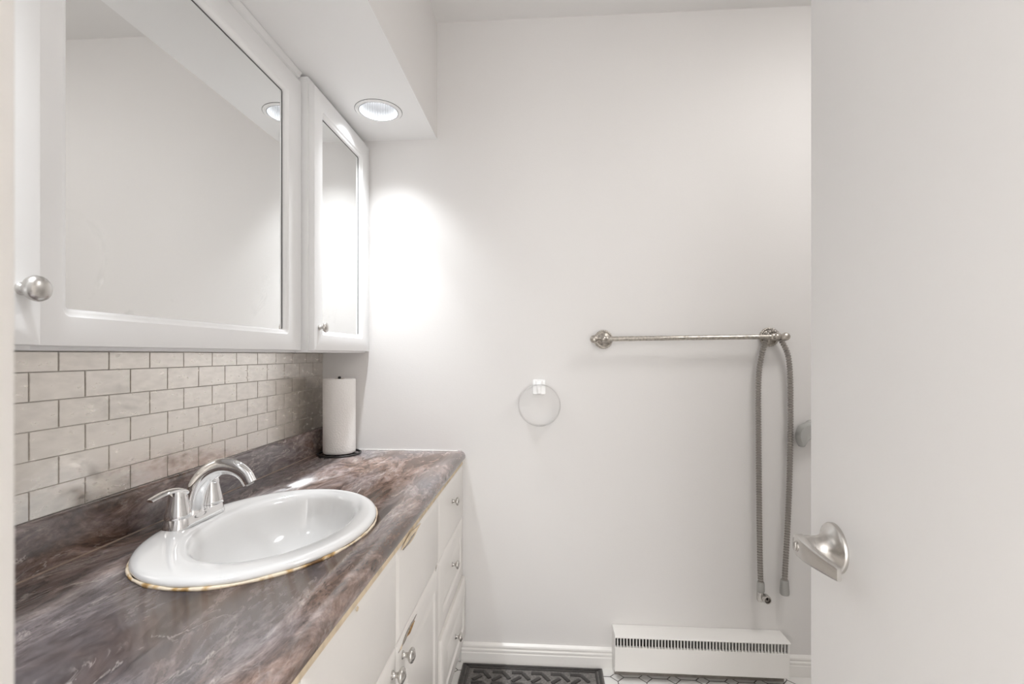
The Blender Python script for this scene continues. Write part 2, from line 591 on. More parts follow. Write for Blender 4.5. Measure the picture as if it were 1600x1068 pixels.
# soffit box above the vanity, hollow, with holes for two recessed lamps
bm = bmesh.new()
ymid = 1.10
for (px, py, pz, pw), (a, b) in zip(POTS, ((ymid, D), (YF, ymid))):
    plate_with_hole(bm, 0.0, SOF_X, a, b, circle(px, py, 0.0665), SOF_Z)
bmesh.ops.remove_doubles(bm, verts=bm.verts, dist=1e-5)
v = [bm.verts.new(p) for p in ((SOF_X, YF, SOF_Z), (SOF_X, D, SOF_Z), (SOF_X, D, ZC), (SOF_X, YF, ZC))]
bm.faces.new(v)
v = [bm.verts.new(p) for p in ((SOF_X - 0.012, YF, SOF_Z + 0.012), (SOF_X - 0.012, D, SOF_Z + 0.012), (SOF_X - 0.012, D, ZC), (SOF_X - 0.012, YF, ZC))]
bm.faces.new(v)
so = struct('trim_2', bm, 'soffit', 'boxed soffit dropping from the ceiling above the mirrored cabinets', smooth=0)
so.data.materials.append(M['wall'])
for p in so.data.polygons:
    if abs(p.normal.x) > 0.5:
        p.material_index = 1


# baseboards
def base_prof(s=1):
    pts = [(0, 0), (0.012, 0), (0.012, 0.040), (0.0095, 0.043), (0.0095, 0.046), (0.012, 0.049), (0.012, 0.054), (0.0085, 0.057), (0.0085, 0.061),
           (0.0115, 0.065), (0.0105, 0.071), (0.006, 0.075), (0, 0.077)]
    return [(s * a, z) for a, z in pts]


bm = bmesh.new()
extrude_profile(bm, [(D + a, z) for a, z in base_prof(-1)], 0.56, 1.1365, 'X')
extrude_profile(bm, [(D + a, z) for a, z in base_prof(-1)], 1.7545, XR - 0.012, 'X')
struct('baseboard_back', bm, 'trim', 'moulded white baseboard on either side of the heater', 30)
bm = bmesh.new(); extrude_profile(bm, [(XR + a, z) for a, z in base_prof(-1)], YF, D, 'Y'); struct('baseboard_right', bm, 'trim', 'moulded white baseboard behind the open door', 30)


# ------------------------------------------------------------------ recessed lamps
def recessed(name, label, loc, watts, group):
    t = thing(name, label, 'light', loc, group=group)
    bm = bmesh.new()
    prof = [(0.0660, 0.001), (0.0660, -0.003), (0.0675, -0.0042), (0.0720, -0.0042), (0.0728, -0.0030), (0.0735, -0.0040), (0.0770, -0.0036), (0.0785, -0.0015), (0.0785, -0.0002), (0.0668, -0.0002), (0.0665, 0.001)]
    n = 64
    rings = [[(r * cos(2 * pi * i / n), r * sin(2 * pi * i / n), z) for i in range(n)] for r, z in prof]
    loops(bm, rings, False, False)
    link('trim_ring', bm, 'soffit', t, 30)
    for nm, ra, rb, za, zb in (('ring_inner_line', 0.0644, 0.0668, -0.0034, 0.002), ('ring_gap_shade', 0.0782, 0.0796, -0.0012, 0.0)):
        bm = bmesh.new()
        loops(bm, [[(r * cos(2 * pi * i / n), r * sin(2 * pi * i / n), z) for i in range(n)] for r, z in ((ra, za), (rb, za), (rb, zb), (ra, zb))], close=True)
        link(nm, bm, 'gapshade', t, 30)  # dark outlines; the outer ring stands for the trim's shadow gap
    bm = bmesh.new()
    lathe(bm, [(0.0650, 0.000), (0.0645, 0.012), (0.0600, 0.060), (0.0560, 0.094)], 180, flute=45, famp=0.022, cap0=False, cap1=False)
    lathe(bm, [(0.0665, 0.0), (0.0665, 0.12), (0.03, 0.125)], 48, cap0=False, cap1=True)
    link('reflector', bm, 'reflector', t, 25)
    bm = bmesh.new()
    lathe(bm, [(0.0545, 0.096), (0.050, 0.088), (0.036, 0.082), (0.018, 0.079), (0.004, 0.078)], 40, cap0=True, cap1=True)
    link('bulb', bm, 'bulb', t, 40)
    ld = bpy.data.lights.new('lamp_light', 'AREA')
    ld.shape = 'DISK'
    ld.size = 0.040
    ld.energy = watts
    ld.spread = radians(100)
    ld.color = (0.925, 0.965, 1.0)
    lo = bpy.data.objects.new('lamp_light', ld)
    COL.objects.link(lo)
    lo.parent = t
    lo.location = (0, 0, 0.074)
    ld = bpy.data.lights.new('lamp_beam', 'AREA')
    ld.shape = 'DISK'
    ld.size = 0.05
    ld.energy = BEAM * (1.0 if watts > 1.5 else 1.1)
    ld.spread = radians(56)
    ld.color = (0.925, 0.965, 1.0)
    lo = bpy.data.objects.new('lamp_beam', ld)
    COL.objects.link(lo)
    lo.parent = t
    lo.location = (0, 0, 0.0735)
    return t


recessed('recessed_light', 'round white recessed spotlight in the soffit above the paper towel roll', POTS[0][:3], POTS[0][3], 'recessed spotlights')
recessed('recessed_light', 'round white recessed spotlight in the soffit above the doorway end of the vanity', POTS[1][:3], POTS[1][3], 'recessed spotlights')
t = thing('fill_ceiling_lamp', 'large round opal ceiling lamp added as unseen fill behind the open door', 'lamp', (FILL_DOME[0], FILL_DOME[1], ZC))  # added fill lamp out of view, made wide to soften shadows
bm = bmesh.new(); lathe(bm, [(0.27, 0), (0.27, -0.02), (0.265, -0.024), (0.0, -0.024)], 64); link('fill_lamp_base', bm, 'trim', t)
bm = bmesh.new(); lathe(bm, [(0.260, -0.024), (0.252, -0.045), (0.215, -0.068), (0.15, -0.084), (0.08, -0.092), (0.004, -0.094)], 64, cap0=False)
link('fill_lamp_shade', bm, mat('fill_glow_glass', (0.9, 0.9, 0.88), 0.3, emit=(1, 0.982, 0.968), estr=FILL_DOME[2]), t)


# ------------------------------------------------------------------ door
t = bpy.data.objects.new('door_1', None)
COL.objects.link(t)
tag(t, 'plain white door standing open with a brushed nickel lever', kind='structure')
PH = radians(2.8)
dd = Vector((sin(PH), cos(PH), 0))
DW = 0.558
t.location = Vector((1.263, 0.727, 0)) - dd * DW
t.rotation_euler = (0, 0, math.atan2(dd.y, dd.x))
bm = bmesh.new(); box(bm, (0, -0.035, 0.012), (DW, 0, 2.035), 0.0035, 3); link('door_panel', bm, 'door', t)
bm = bmesh.new()
for zz in (0.25, 1.05, 1.80):
    lathe(bm, [(0.006, zz - 0.045), (0.006, zz + 0.045)], 12, origin=(-0.004, 0.004, 0))
link('hinge', bm, 'nickel', t)
RX, RZ = DW - 0.066, 0.9379
# lever set
bm = bmesh.new()
lathe(bm, [(0.0365, 0), (0.0365, 0.004), (0.0350, 0.006), (0.0320, 0.0075), (0.0270, 0.0098), (0.0220, 0.0135), (0.0185, 0.0185), (0.0168, 0.024), (0.0160, 0.030), (0.0158, 0.034), (0.0140, 0.0345)], 56, origin=(RX, 0, RZ), axis='Y')
hd = link('door_handle', bm, 'nickel', t); hd['label'] = 'brushed nickel lever handle with flared round rose'
bm = bmesh.new()
lathe(bm, [(0.0140, 0.0345), (0.0162, 0.0355), (0.0165, 0.040), (0.0160, 0.056), (0.0150, 0.0585)], 48, origin=(RX, 0, RZ), axis='Y')
# blade: sections from the hub towards the hinge
secs = [(0.016, 0.012, 0.040, 0.0585), (0.010, 0.0152, 0.042, 0.0585), (0.0, 0.0165, 0.044, 0.0592), (-0.02, 0.0160, 0.046, 0.0590), (-0.045, 0.0140, 0.046, 0.0570), (-0.07, 0.0120, 0.0435, 0.0530),
        (-0.088, 0.0106, 0.0410, 0.0490), (-0.096, 0.0098, 0.0400, 0.0470), (-0.098, 0.0085, 0.0408, 0.0462)]
rings = []
for (x, hz, ya, yb) in secs:
    droop = -0.03 * abs(min(x, 0))
    rings.append([(RX + x, a, RZ + b + droop) for a, b in rrect(ya, yb, -hz, hz, min(0.0045, (yb - ya) * 0.42), 4)])
loops(bm, rings)
lv = link('lever', bm, 'nickel', hd)
bm = bmesh.new(); lathe(bm, [(0.0078, 0.0590), (0.0078, 0.0600), (0.0066, 0.0604), (0.0064, 0.0594), (0.0005, 0.0594)], 28, origin=(RX, 0, RZ), axis='Y')
box(bm, (RX - 0.0012, 0.0594, RZ - 0.0055), (RX + 0.0012, 0.0612, RZ + 0.0055), 0.0004)
link('lock_button', bm, 'nickel', hd)
bm = bmesh.new(); lathe(bm, [(0.0365, 0.035), (0.0365, 0.039), (0.032, 0.043), (0.0168, 0.06), (0.0158, 0.07), (0.016, 0.094), (0.012, 0.096)], 40, origin=(RX, 0, RZ), axis='-Y')
link('back_handle', bm, 'nickel', t)


for o in (hd, lv, hd.children[1]):
    sc3 = (0.87, 0.87, 0.87) if o is hd else (0.79, 0.81, 0.87)
    o.data.transform(Matrix.Translation((RX, 0, RZ)) @ Matrix.Diagonal((*sc3, 1)) @ Matrix.Translation((-RX, 0, -RZ)))


# ------------------------------------------------------------------ knobs
def knob(parent, x, y, z, s=1.0, m='nickel', name='knob', egg=False):
    bm = bmesh.new()
    if egg:
        prof = [(0.0085, 0), (0.0085, 0.002), (0.0062, 0.004), (0.0055, 0.009), (0.0075, 0.012), (0.0125, 0.0145), (0.0160, 0.0185), (0.0172, 0.0230), (0.0160, 0.0275), (0.0125, 0.0312), (0.007, 0.0335), (0.001, 0.0342)]
    else:
        prof = [(0.0085, 0), (0.0085, 0.0018), (0.0060, 0.0035), (0.0050, 0.008), (0.0058, 0.012), (0.0110, 0.0150), (0.0148, 0.0180), (0.0155, 0.0205), (0.0140, 0.0235), (0.0125, 0.0243), (0.0112, 0.0240), (0.0085, 0.0262), (0.0045, 0.0277), (0.0008, 0.0280)]
    lathe(bm, [(r * s, h * s) for r, h in prof], 36, axis='X')
    o = link(name, bm, m, parent, 50)
    o.location = (x, y, z)
    return o


# ------------------------------------------------------------------ mirrored wall cabinets
ZB, ZT = 1.2005, 2.000


def mirror_door(parent, xf, y0, y1, stile0, stile1, railb, railt, xm, ka=None):
    """door slab with moulded opening and recessed mirror; front at xf"""
    bm = bmesh.new()
    oy0, oy1, oz0, oz1 = y0 + stile0, y1 - stile1, ZB + 0.002 + railb, ZT - railt

    def ring(kind, ins, r, x):
        if kind == 'o':
            return [(x, a, b) for a, b in rrect(y0 + ins, y1 - ins, ZB + 0.002 + ins, ZT - 0.002 - ins, r)]
        return [(x, a, b) for a, b in rrect(oy0 + ins, oy1 - ins, oz0 + ins, oz1 - ins, r)]
    xb = xf - 0.018
    rings = [ring('i', 0.0045, 0.006, xb), ring('o', 0, 0.001, xb), ring('o', 0, 0.0015, xf - 0.003), ring('o', 0.001, 0.002, xf - 0.0008), ring('o', 0.003, 0.003, xf),
             ring('i', -0.0085, 0.012, xf), ring('i', -0.0075, 0.012, xf - 0.0012), ring('i', -0.005, 0.011, xf - 0.0035), ring('i', -0.0015, 0.009, xf - 0.0045),
             ring('i', 0.0005, 0.008, xf - 0.0050), ring('i', 0.0030, 0.007, xf - 0.0080), ring('i', 0.0045, 0.006, xm + 0.0004)]
    loops(bm, rings, close=True)
    d = link('door', bm, 'cab', parent, 35)
    bm = bmesh.new()
    box(bm, (xm - 0.003, oy0 + 0.001, oz0 + 0.001), (xm, oy1 - 0.001, oz1 - 0.001))
    mi = link('mirror', bm, 'mirror', d, 0)
    mi['label'] = 'mirror glass set in the white door'
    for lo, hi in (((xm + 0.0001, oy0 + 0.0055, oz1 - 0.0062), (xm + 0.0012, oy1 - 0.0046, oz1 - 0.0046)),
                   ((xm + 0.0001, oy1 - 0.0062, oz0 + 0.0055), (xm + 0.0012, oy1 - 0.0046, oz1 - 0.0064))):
        bm = bmesh.new(); box(bm, lo, hi); link('mirror_gap_shade', bm, 'gapshade', d, 0)  # dark strips imitating the shadow gap beside the glass
    return d


# wide middle cabinet
t = thing('mirrored_cabinet', 'wide white wall cabinet with one large mirror door above the sink', 'cabinet', (0, 1.01, ZB))
bmv = Matrix.Translation((0, -1.01, -ZB))


def put(o, off):
    o.data.transform(Matrix.Translation(off))
    return o


OFF = (0, -1.01, -ZB)
bm = bmesh.new(); box(bm, (0.001, 0.6215, ZB - 0.004), (0.1415, 1.4035, ZT + 0.004), 0.001)
put(link('cabinet_body', bm, 'cab', t), OFF)
d = mirror_door(t, 0.160, 0.6245, 1.3985, 0.0655, 0.0800, 0.0535, 0.0660, 0.147)
put(d, OFF); [put(ch, OFF) for ch in d.children]
bm = bmesh.new()
extrude_profile(bm, [(0.001, ZT + 0.004), (0.147, ZT + 0.004), (0.147, ZT + 0.012), (0.152, ZT + 0.016), (0.155, ZT + 0.024), (0.160, ZT + 0.0285), (0.001, ZT + 0.0285)], 0.6215, 1.4035)
put(link('crown_strip', bm, 'cab', t, 30), OFF)

# slim cabinet at the end wall
t = thing('mirrored_cabinet', 'slim white wall cabinet with a narrow mirror door against the end wall', 'cabinet', (0, 1.64, ZB), group=None)
OFF = (0, -1.64, -ZB)
bm = bmesh.new(); box(bm, (0.001, 1.4045, ZB - 0.004), (0.1765, D - 0.001, ZT + 0.020), 0.001)
put(link('cabinet_body', bm, 'cab', t), OFF)
d = mirror_door(t, 0.195, 1.4085, D - 0.007, 0.0600, 0.0780, 0.0565, 0.0660, 0.182)
put(d, OFF); [put(ch, OFF) for ch in d.children]
knob(d, 0.195, 1.4385 - 1.64, 1.2725 - ZB)

# the matching cabinet nearest the doorway
t = thing('mirrored_cabinet', 'white wall cabinet beside the doorway with a big egg-shaped knob on its door', 'cabinet', (0, 0.40, ZB))
OFF = (0, -0.40, -ZB)
bm = bmesh.new(); box(bm, (0.001, YF + 0.004, ZB - 0.004), (0.1765, 0.6205, ZT + 0.020), 0.001)
put(link('cabinet_body', bm, 'cab', t), OFF)
d = mirror_door(t, 0.195, YF + 0.008, 0.6190, 0.0780, 0.0700, 0.0535, 0.0660, 0.182)
put(d, OFF); [put(ch, OFF) for ch in d.children]
knob(d, 0.195, 0.5930 - 0.40, 1.2765 - ZB, 1.0, egg=True)

# ------------------------------------------------------------------ tiles
TZ, TP = 1.1596, 0.0508
t = thing('tile_backsplash', 'brick-laid brushed metal tiles on the wall under the mirrored cabinets', 'backsplash', (0, 1.0, 0.9))
OFF = (0, -1.0, -0.9)
bm = bmesh.new(); box(bm, (0.0005, YF + 0.002, 0.902), (0.0030, D - 0.001, 1.196))
put(link('grout', bm, 'grout', t), OFF)
bm = bmesh.new()
g = 0.0009
for r in range(-1, 5):
    zb_, zt_ = TZ - (r + 1) * TP, TZ - r * TP
    zt_ = min(zt_, 1.1955)
    off = 0.7695 + (0.0508 if r % 2 else 0.0)
    k = -8
    while True:
        a, b = off + k * 0.1016, off + (k + 1) * 0.1016
        k += 1
        a, b = max(a, YF + 0.003), min(b, D - 0.001)
        if off + (k - 1) * 0.1016 > D - 0.004:
            break
        if b - a < 0.004:
            continue
        vs = box(bm, (0.002, a + g, zb_ + g), (0.0052, b - g, zt_ - g))
        es = [e for e in {e for v in vs for e in v.link_edges} if all(v.co.x > 0.004 for v in e.verts)]
        tx = random.gauss(0, 0.002); tz = random.gauss(0, 0.003)
        c = Vector((0, (a + b) / 2, (zb_ + zt_) / 2))
        for v in vs:
            if v.co.x > 0.004:
                v.co.x += (v.co.y - c.y) * tx + (v.co.z - c.z) * tz
        bmesh.ops.bevel(bm, geom=es, offset=0.0007, segments=2, affect='EDGES')
tl = put(link('tile_field', bm, 'tile', t, 30), OFF)

# ------------------------------------------------------------------ vanity cabinet
t = thing('vanity_cabinet', 'white vanity base cabinet with doors and drawers under the brown countertop', 'cabinet', (0.28, 1.02, 0))
OFF = (-0.28, -1.02, 0)
XF = 0.566
bm = bmesh.new()
box(bm, (0.002, YF + 0.002, 0.10), (XF - 0.019, D - 0.001, 0.7868))
put(link('cabinet_body', bm, 'van', t), OFF)
bm = bmesh.new(); box(bm, (0.002, YF + 0.002, 0), (XF - 0.08, D - 0.001, 0.10)); put(link('toe_kick', bm, 'van', t), OFF)
bm = bmesh.new(); box(bm, (XF - 0.019, YF + 0.002, 0.7650), (XF - 0.0025, D - 0.002, 0.7868), 0.001)
ts = put(link('top_rail', bm, 'mdf', t), OFF); ts['label'] = 'bare cream strip under the countertop edge'


def front(name, y0, y1, z0, z1, raised=False, xf=XF):
    bm = bmesh.new()
    xb = xf - 0.018
    st = [(0.0, 0.001, xb), (0.0, 0.001, xf - 0.0065), (0.0012, 0.002, xf - 0.0045), (0.0045, 0.004, xf - 0.0030), (0.0085, 0.006, xf - 0.0012), (0.0120, 0.008, xf)]
    if raised:
        st += [(0.052, 0.004, xf), (0.0545, 0.004, xf - 0.0020), (0.0600, 0.004, xf - 0.0050), (0.0640, 0.004, xf - 0.0052), (0.0760, 0.004, xf - 0.0015), (0.0800, 0.004, xf - 0.0005)]
    panel(bm, y0, y1, z0, z1, st)
    return put(link(name, bm, 'van', t, 25), OFF)


gp = 0.0015
YS = [YF + 0.004, 0.6175, 1.0229, 1.4345, D - 0.003]
Z0, Z1, Z2, Z3 = 0.7640, 0.5630, 0.3350, 0.1050
ff = front('false_front', YS[1] + gp, YS[2] - gp, Z1 + gp, Z0)
ff2 = front('false_front', YS[2] + gp, YS[3] - gp, Z1 + gp, Z0)
d1 = front('door', YS[1] + gp, YS[2] - gp, Z3, Z1 - gp, True)
d2 = front('door', YS[2] + gp, YS[3] - gp, Z3, Z1 - gp, True)
knob(d1, XF - 0.28, 0.9850 - 1.02, 0.5280, 1.05)
knob(d2, XF - 0.28, 1.0590 - 1.02, 0.5240, 1.05)
for (a, b) in ((YS[3], YS[4]), (YS[0], YS[1])):
    for q, (zt_, zb_) in enumerate(((Z0, Z1 + gp), (Z1 - gp, Z2 + gp), (Z2 - gp, Z3))):
        xo = 0.011 if (q == 2 and a > 1) else 0.0
        dr = front('drawer', a + gp, b - gp, zb_, zt_, q > 0, XF + xo)
        kz = (0.690, 0.474, 0.228)[q]
        knob(dr, XF + xo - 0.28, (1.640 if a > 1 else 0.40) - 1.02, kz, 0.95)
        if xo:
            dr['label'] = 'bottom drawer pulled slightly open'
            bm = bmesh.new(); box(bm, (XF - 0.03, a + 0.02, zb_ + 0.02), (XF + xo - 0.0175, b - 0.02, zt_ - 0.03)); put(link('drawer_box', bm, 'van', dr), OFF)


# chipped foil on the fronts: thin ragged flakes
def chip(name, parent, cy, cz, L, Hh, ang, m, seed, th=0.0009, x=XF):
    rnd = random.Random(seed)
    bm = bmesh.new()
    n = 22
    ca, sa = cos(ang), sin(ang)
    r1, r2, r3 = [], [], []
    for i in range(n):
        a = 2 * pi * i / n
        k = 1 + rnd.uniform(-0.35, 0.35)
        u, w = L * cos(a), Hh * sin(a) * (1 - 0.75 * abs(cos(a)) ** 1.5) * k
        y, z = cy + u * ca - w * sa, cz + u * sa + w * ca
        y2, z2 = cy + 0.7 * (u * ca - w * sa), cz + 0.7 * (u * sa + w * ca)
        r1.append((x - 0.0006, y, z)); r2.append((x + th * 0.6, y, z)); r3.append((x + th, y2, z2))
    loops(bm, [r1, r2, r3])
    o = put(link(name, bm, m, parent, 30), OFF)
    return o


c = chip('chipped_patch', d2, 1.105, 0.548, 0.075, 0.0065, 0.03, 'flake', 1); c['label'] = 'chipped foil along the top edge of the door'
c = chip('swollen_patch', d2, 1.125, 0.545, 0.035, 0.0055, 0.0, 'brownmdf', 2, 0.0018); c['label'] = 'brown swollen board showing through'
c = chip('chipped_patch', d2, 1.050, 0.546, 0.012, 0.004, 0.1, 'mdf', 3)
c = chip('chipped_patch', ff2, 1.135, 0.7600, 0.085, 0.0100, 0.0, 'mdf', 4); c['label'] = 'peeled cream patch at the top edge'
c = chip('chipped_patch', ff2, 1.118, 0.7560, 0.055, 0.0040, 0.03, 'flake', 5, 0.0016)
c = chip('chipped_patch', ff, 0.800, 0.7615, 0.005, 0.0045, 0.0, 'mdf', 6)
c = chip('chipped_patch', ff2, 1.395, 0.5700, 0.010, 0.0028, 0.9, 'flake', 8)

# ------------------------------------------------------------------ countertop
ZTOP = 0.8146
SKX, SKY = 0.294, 1.005


def arc(cx, cz, r, a0, a1, k):
    return [(cx + r * cos(radians(a0 + (a1 - a0) * i / k)), cz + r * sin(radians(a0 + (a1 - a0) * i / k))) for i in range(k + 1)]


prof = [(0.001, 0.7868), (0.001, 0.9056), (0.006, 0.9056)] + arc(0.0085, 0.8946, 0.0110, 90, 0, 6) + arc(0.0225, 0.8176, 0.003, 180, 270, 4) + \
       [(0.10, ZTOP), (0.40, ZTOP), (0.528, ZTOP), (0.536, ZTOP + 0.0009), (0.543, ZTOP + 0.0023), (0.549, ZTOP + 0.0026)] + arc(0.5525, 0.7950, 0.0218, 84, -12, 10) + [(0.569, 0.7868), (0.555, 0.7868)]
bm = bmesh.new()
extrude_profile(bm, prof, YF + 0.002, D - 0.0008, 'Y', 1)
ct = link('countertop', bm, 'stone', None, 30)
bm = bmesh.new(); loops(bm, [ell(SKX, SKY, 0.190, 0.246, 0.70), ell(SKX, SKY, 0.190, 0.246, 0.90)])
cut = link('cutter', bm, 'stone')
md = ct.modifiers.new('hole', 'BOOLEAN'); md.operation = 'DIFFERENCE'; md.object = cut; md.solver = 'EXACT'
dg = bpy.context.evaluated_depsgraph_get()
me = bpy.data.meshes.new_from_object(ct.evaluated_get(dg))
ct.modifiers.clear()
ct.data = me
bpy.data.objects.remove(cut)
ct.name = 'countertop'
me.transform(Matrix.Translation((0, -1.0, -0.8)))
ct.location = (0, 1.0, 0.8)
bm = bmesh.new(); box(bm, (0.022, D - 1.0 - 0.0035, ZTOP - 0.8 + 0.0002), (0.545, D - 1.0 - 0.0004, ZTOP - 0.8 + 0.0028), 0.0008)
link('sealant_line', bm, 'trim', ct)['label'] = 'thin white sealant line along the end wall'
bm = bmesh.new()
tube(bm, [(0.0200, YF - 1.0 + 0.004, ZTOP - 0.8 + 0.0006), (0.0200, D - 1.0 - 0.003, ZTOP - 0.8 + 0.0006)], 0.0019, 10)
link('seam_line', bm, 'seam', ct)
tag(ct, 'long brown stone-look laminate countertop with upstand along the wall', 'countertop')
# opening through the cabinet box for the bowl
vb = [o for o in bpy.data.objects if o.name.startswith('cabinet_body') and o.parent == t][0]
bm = bmesh.new(); loops(bm, [ell(SKX - 0.28, SKY - 1.02, 0.19, 0.246, 0.60), ell(SKX - 0.28, SKY - 1.02, 0.19, 0.246, 0.90)])
cut = link('cutter', bm, 'van', t)
md = vb.modifiers.new('hole', 'BOOLEAN'); md.operation = 'DIFFERENCE'; md.object = cut; md.solver = 'EXACT'
dg = bpy.context.evaluated_depsgraph_get()
me = bpy.data.meshes.new_from_object(vb.evaluated_get(dg))
vb.modifiers.clear()
vb.data = me
bpy.data.objects.remove(cut)

# ------------------------------------------------------------------ sink
t = thing('sink', 'white oval drop-in china sink in the brown countertop', 'sink', (SKX, SKY, ZTOP))
rings = []
BX, BY = 0.306 - SKX, 1.030 - SKY
S = [  # cx, cy, ax, ay, z
    (0, 0, 0.186, 0.242, -0.003), (0, 0, 0.205, 0.262, 0.0015), (0, 0, 0.2105, 0.2675, 0.0025), (0, 0, 0.2125, 0.2695, 0.0060), (0, 0, 0.2115, 0.2685, 0.0100), (0, 0, 0.2080, 0.2650, 0.0135),
    (0, 0, 0.2020, 0.2590, 0.0158), (0.001, 0.002, 0.195, 0.252, 0.0165), (0.003, 0.006, 0.184, 0.243, 0.0160), (BX * 0.8, BY * 0.8, 0.162, 0.226, 0.0138), (BX, BY, 0.152, 0.217, 0.0110), (BX, BY, 0.1455, 0.2105, 0.0065),
    (BX, BY, 0.1410, 0.2060, -0.001), (BX, BY, 0.1375, 0.2025, -0.012), (BX, BY, 0.1320, 0.1960, -0.035), (BX, BY, 0.1250, 0.1850, -0.062), (BX, BY, 0.1130, 0.1650, -0.088), (BX, BY, 0.094, 0.134, -0.108),
    (BX, BY, 0.070, 0.095, -0.120), (BX, BY, 0.045, 0.055, -0.126), (BX, BY, 0.024, 0.024, -0.128)]
bm = bmesh.new()
rings = [ell(a, b, c, d, z) for a, b, c, d, z in S]
outer = [ell(BX, BY, 0.030, 0.030, -0.136), ell(BX, BY, 0.078, 0.105, -0.128), ell(BX, BY, 0.122, 0.175, -0.094), ell(BX, BY, 0.140, 0.204, -0.050), ell(0.004, 0.01, 0.160, 0.22, -0.012)]
loops(bm, outer + rings)
link('basin', bm, 'china', t, 60)
bm = bmesh.new(); lathe(bm, [(0.0235, -0.1285), (0.0235, -0.1262), (0.020, -0.1252), (0.014, -0.1262), (0.001, -0.1262)], 32, origin=(BX, BY, 0)); link('drain', bm, 'chrome', t)
bm = bmesh.new()
rnd = random.Random(3)
pth = []
rads = []
for i in range(220):
    a = 2 * pi * i / 220
    k = 1 + 0.0045 * sin(9 * a + 1) * rnd.uniform(0, 1) + rnd.uniform(-0.0018, 0.0018)
    front_side = 0.5 - 0.5 * sin(a)          # more bead on the side facing the door
    pth.append((0.2135 * cos(a) * k, 0.2705 * sin(a) * k, 0.0018))
tube(bm, pth, lambda q: 0.0020 + 0.0013 * max(0, cos(2 * pi * (q - 0.80))) + 0.0006 * sin(q * 90), 8, closed=True)
c = link('sealant_bead', bm, 'caulk', t, 60); c['label'] = 'cracked tan sealant bead around the rim'

# ------------------------------------------------------------------ faucet
FX, FY, FZ = 0.116, 1.017, ZTOP + 0.0150
t = thing('faucet', 'chrome two-handle faucet on the rim of the white sink', 'faucet', (FX, FY, FZ))


def stadium(hl, hw, z, cx=0.0, n=14, waist=0.0):
    out = []
    for i in range(n + 1):
        a = -pi / 2 + pi * i / n
        out.append((cx + hw * sin(a) * 1.0, hl - hw + hw * cos(a), z))
    # other end
    for i in range(n + 1):
        a = pi / 2 + pi * i / n
        out.append((cx + hw * sin(a), -(hl - hw) + hw * cos(a), z))
    if waist:
        out = [(x * (1 - waist * max(0, 1 - abs(y) / (hl - hw)) ** 1.0), y, z - (0.006 * max(0, 1 - abs(y) / (hl - hw)) if z > 0.012 else 0)) for x, y, z in out]
    return out


bm = bmesh.new()
loops(bm, [stadium(0.0790, 0.0280, 0.0), stadium(0.0790, 0.0280, 0.0015), stadium(0.0765, 0.0262, 0.008, waist=0.03), stadium(0.0738, 0.0243, 0.0185, waist=0.06), stadium(0.0725, 0.0232, 0.0205, waist=0.06), stadium(0.060, 0.012, 0.0208)])
link('base_plate', bm, 'chrome', t, 40)
for s, hy in ((-1, -0.0508), (1, 0.0508)):
    bm = bmesh.new()
    lathe(bm, [(0.0235, 0.0205), (0.0250, 0.0212), (0.0252, 0.0235), (0.0242, 0.030), (0.0216, 0.041), (0.0188, 0.054), (0.0168, 0.066), (0.0158, 0.0745), (0.0148, 0.0765), (0.001, 0.0770)], 40, origin=(0, hy, 0))
    hb = link('handle', bm, 'chrome', t, 40)
    bm = bmesh.new()
    pts = spline([(0.006, hy - s * 0.012, 0.070), (0.003, hy - s * 0.002, 0.0765), (0.0, hy + s * 0.014, 0.0795), (-0.003, hy + s * 0.034, 0.0790), (-0.006, hy + s * 0.052, 0.0755), (-0.008, hy + s * 0.064, 0.0725)], 6)
    tube(bm, pts, lambda q: (0.0055 - 0.0026 * q, 0.0135 - 0.0048 * q), 16)
    link('lever', bm, 'chrome', hb, 50)
bm = bmesh.new()
pts = spline([(-0.006, 0, 0.016), (-0.005, 0, 0.035), (0.001, 0, 0.060), (0.014, 0, 0.085), (0.036, 0, 0.106), (0.064, 0, 0.1165), (0.092, 0, 0.113), (0.113, 0, 0.099), (0.1245, 0, 0.0805)], 8)
tube(bm, pts, lambda q: (0.0225 - 0.0115 * min(1, q * 1.15) , 0.0215 - 0.0060 * q), 24)
sp = link('spout', bm, 'chrome', t, 60)
bm = bmesh.new()
e0, e1 = Vector(pts[-1]), (Vector(pts[-1]) - Vector(pts[-2])).normalized()
tube(bm, [e0 - e1 * 0.003, e0 + e1 * 0.003], 0.0082, 18); link('aerator', bm, 'greyplastic', sp)

# ------------------------------------------------------------------ paper towels
t = thing('paper_towel_holder', 'black wire paper towel stand in the corner of the countertop', 'holder', (0.106, 1.790, ZTOP))
bm = bmesh.new()
tube(bm, [(0.077 * cos(2 * pi * i / 48), 0.077 * sin(2 * pi * i / 48), 0.0036) for i in range(48)], 0.0034, 10, closed=True)
link('base_ring', bm, 'black', t)
bm = bmesh.new()
tube(bm, [(-0.075, 0, 0.0035), (0.075, 0, 0.0035)], 0.0026, 8); tube(bm, [(0, -0.075, 0.0035), (0, 0.075, 0.0035)], 0.0026, 8)
link('cross_bar', bm, 'black', t)
bm = bmesh.new(); lathe(bm, [(0.0035, 0.003), (0.0035, 0.2790), (0.0052, 0.2862), (0.0060, 0.2890), (0.0045, 0.2925), (0.0006, 0.2940)], 16); link('upright_rod', bm, 'black', t)
t = thing('paper_towel_roll', 'white paper towel roll standing on the black wire stand', 'paper towels', (0.106, 1.790, ZTOP + 0.0073))
bm = bmesh.new()
n = 72
prof = [(0.0200, 0.0008), (0.0560, 0.0000), (0.0586, 0.0025), (0.0592, 0.010), (0.0590, 0.150), (0.0592, 0.270), (0.0584, 0.2765), (0.0560, 0.2780), (0.0200, 0.2772)]
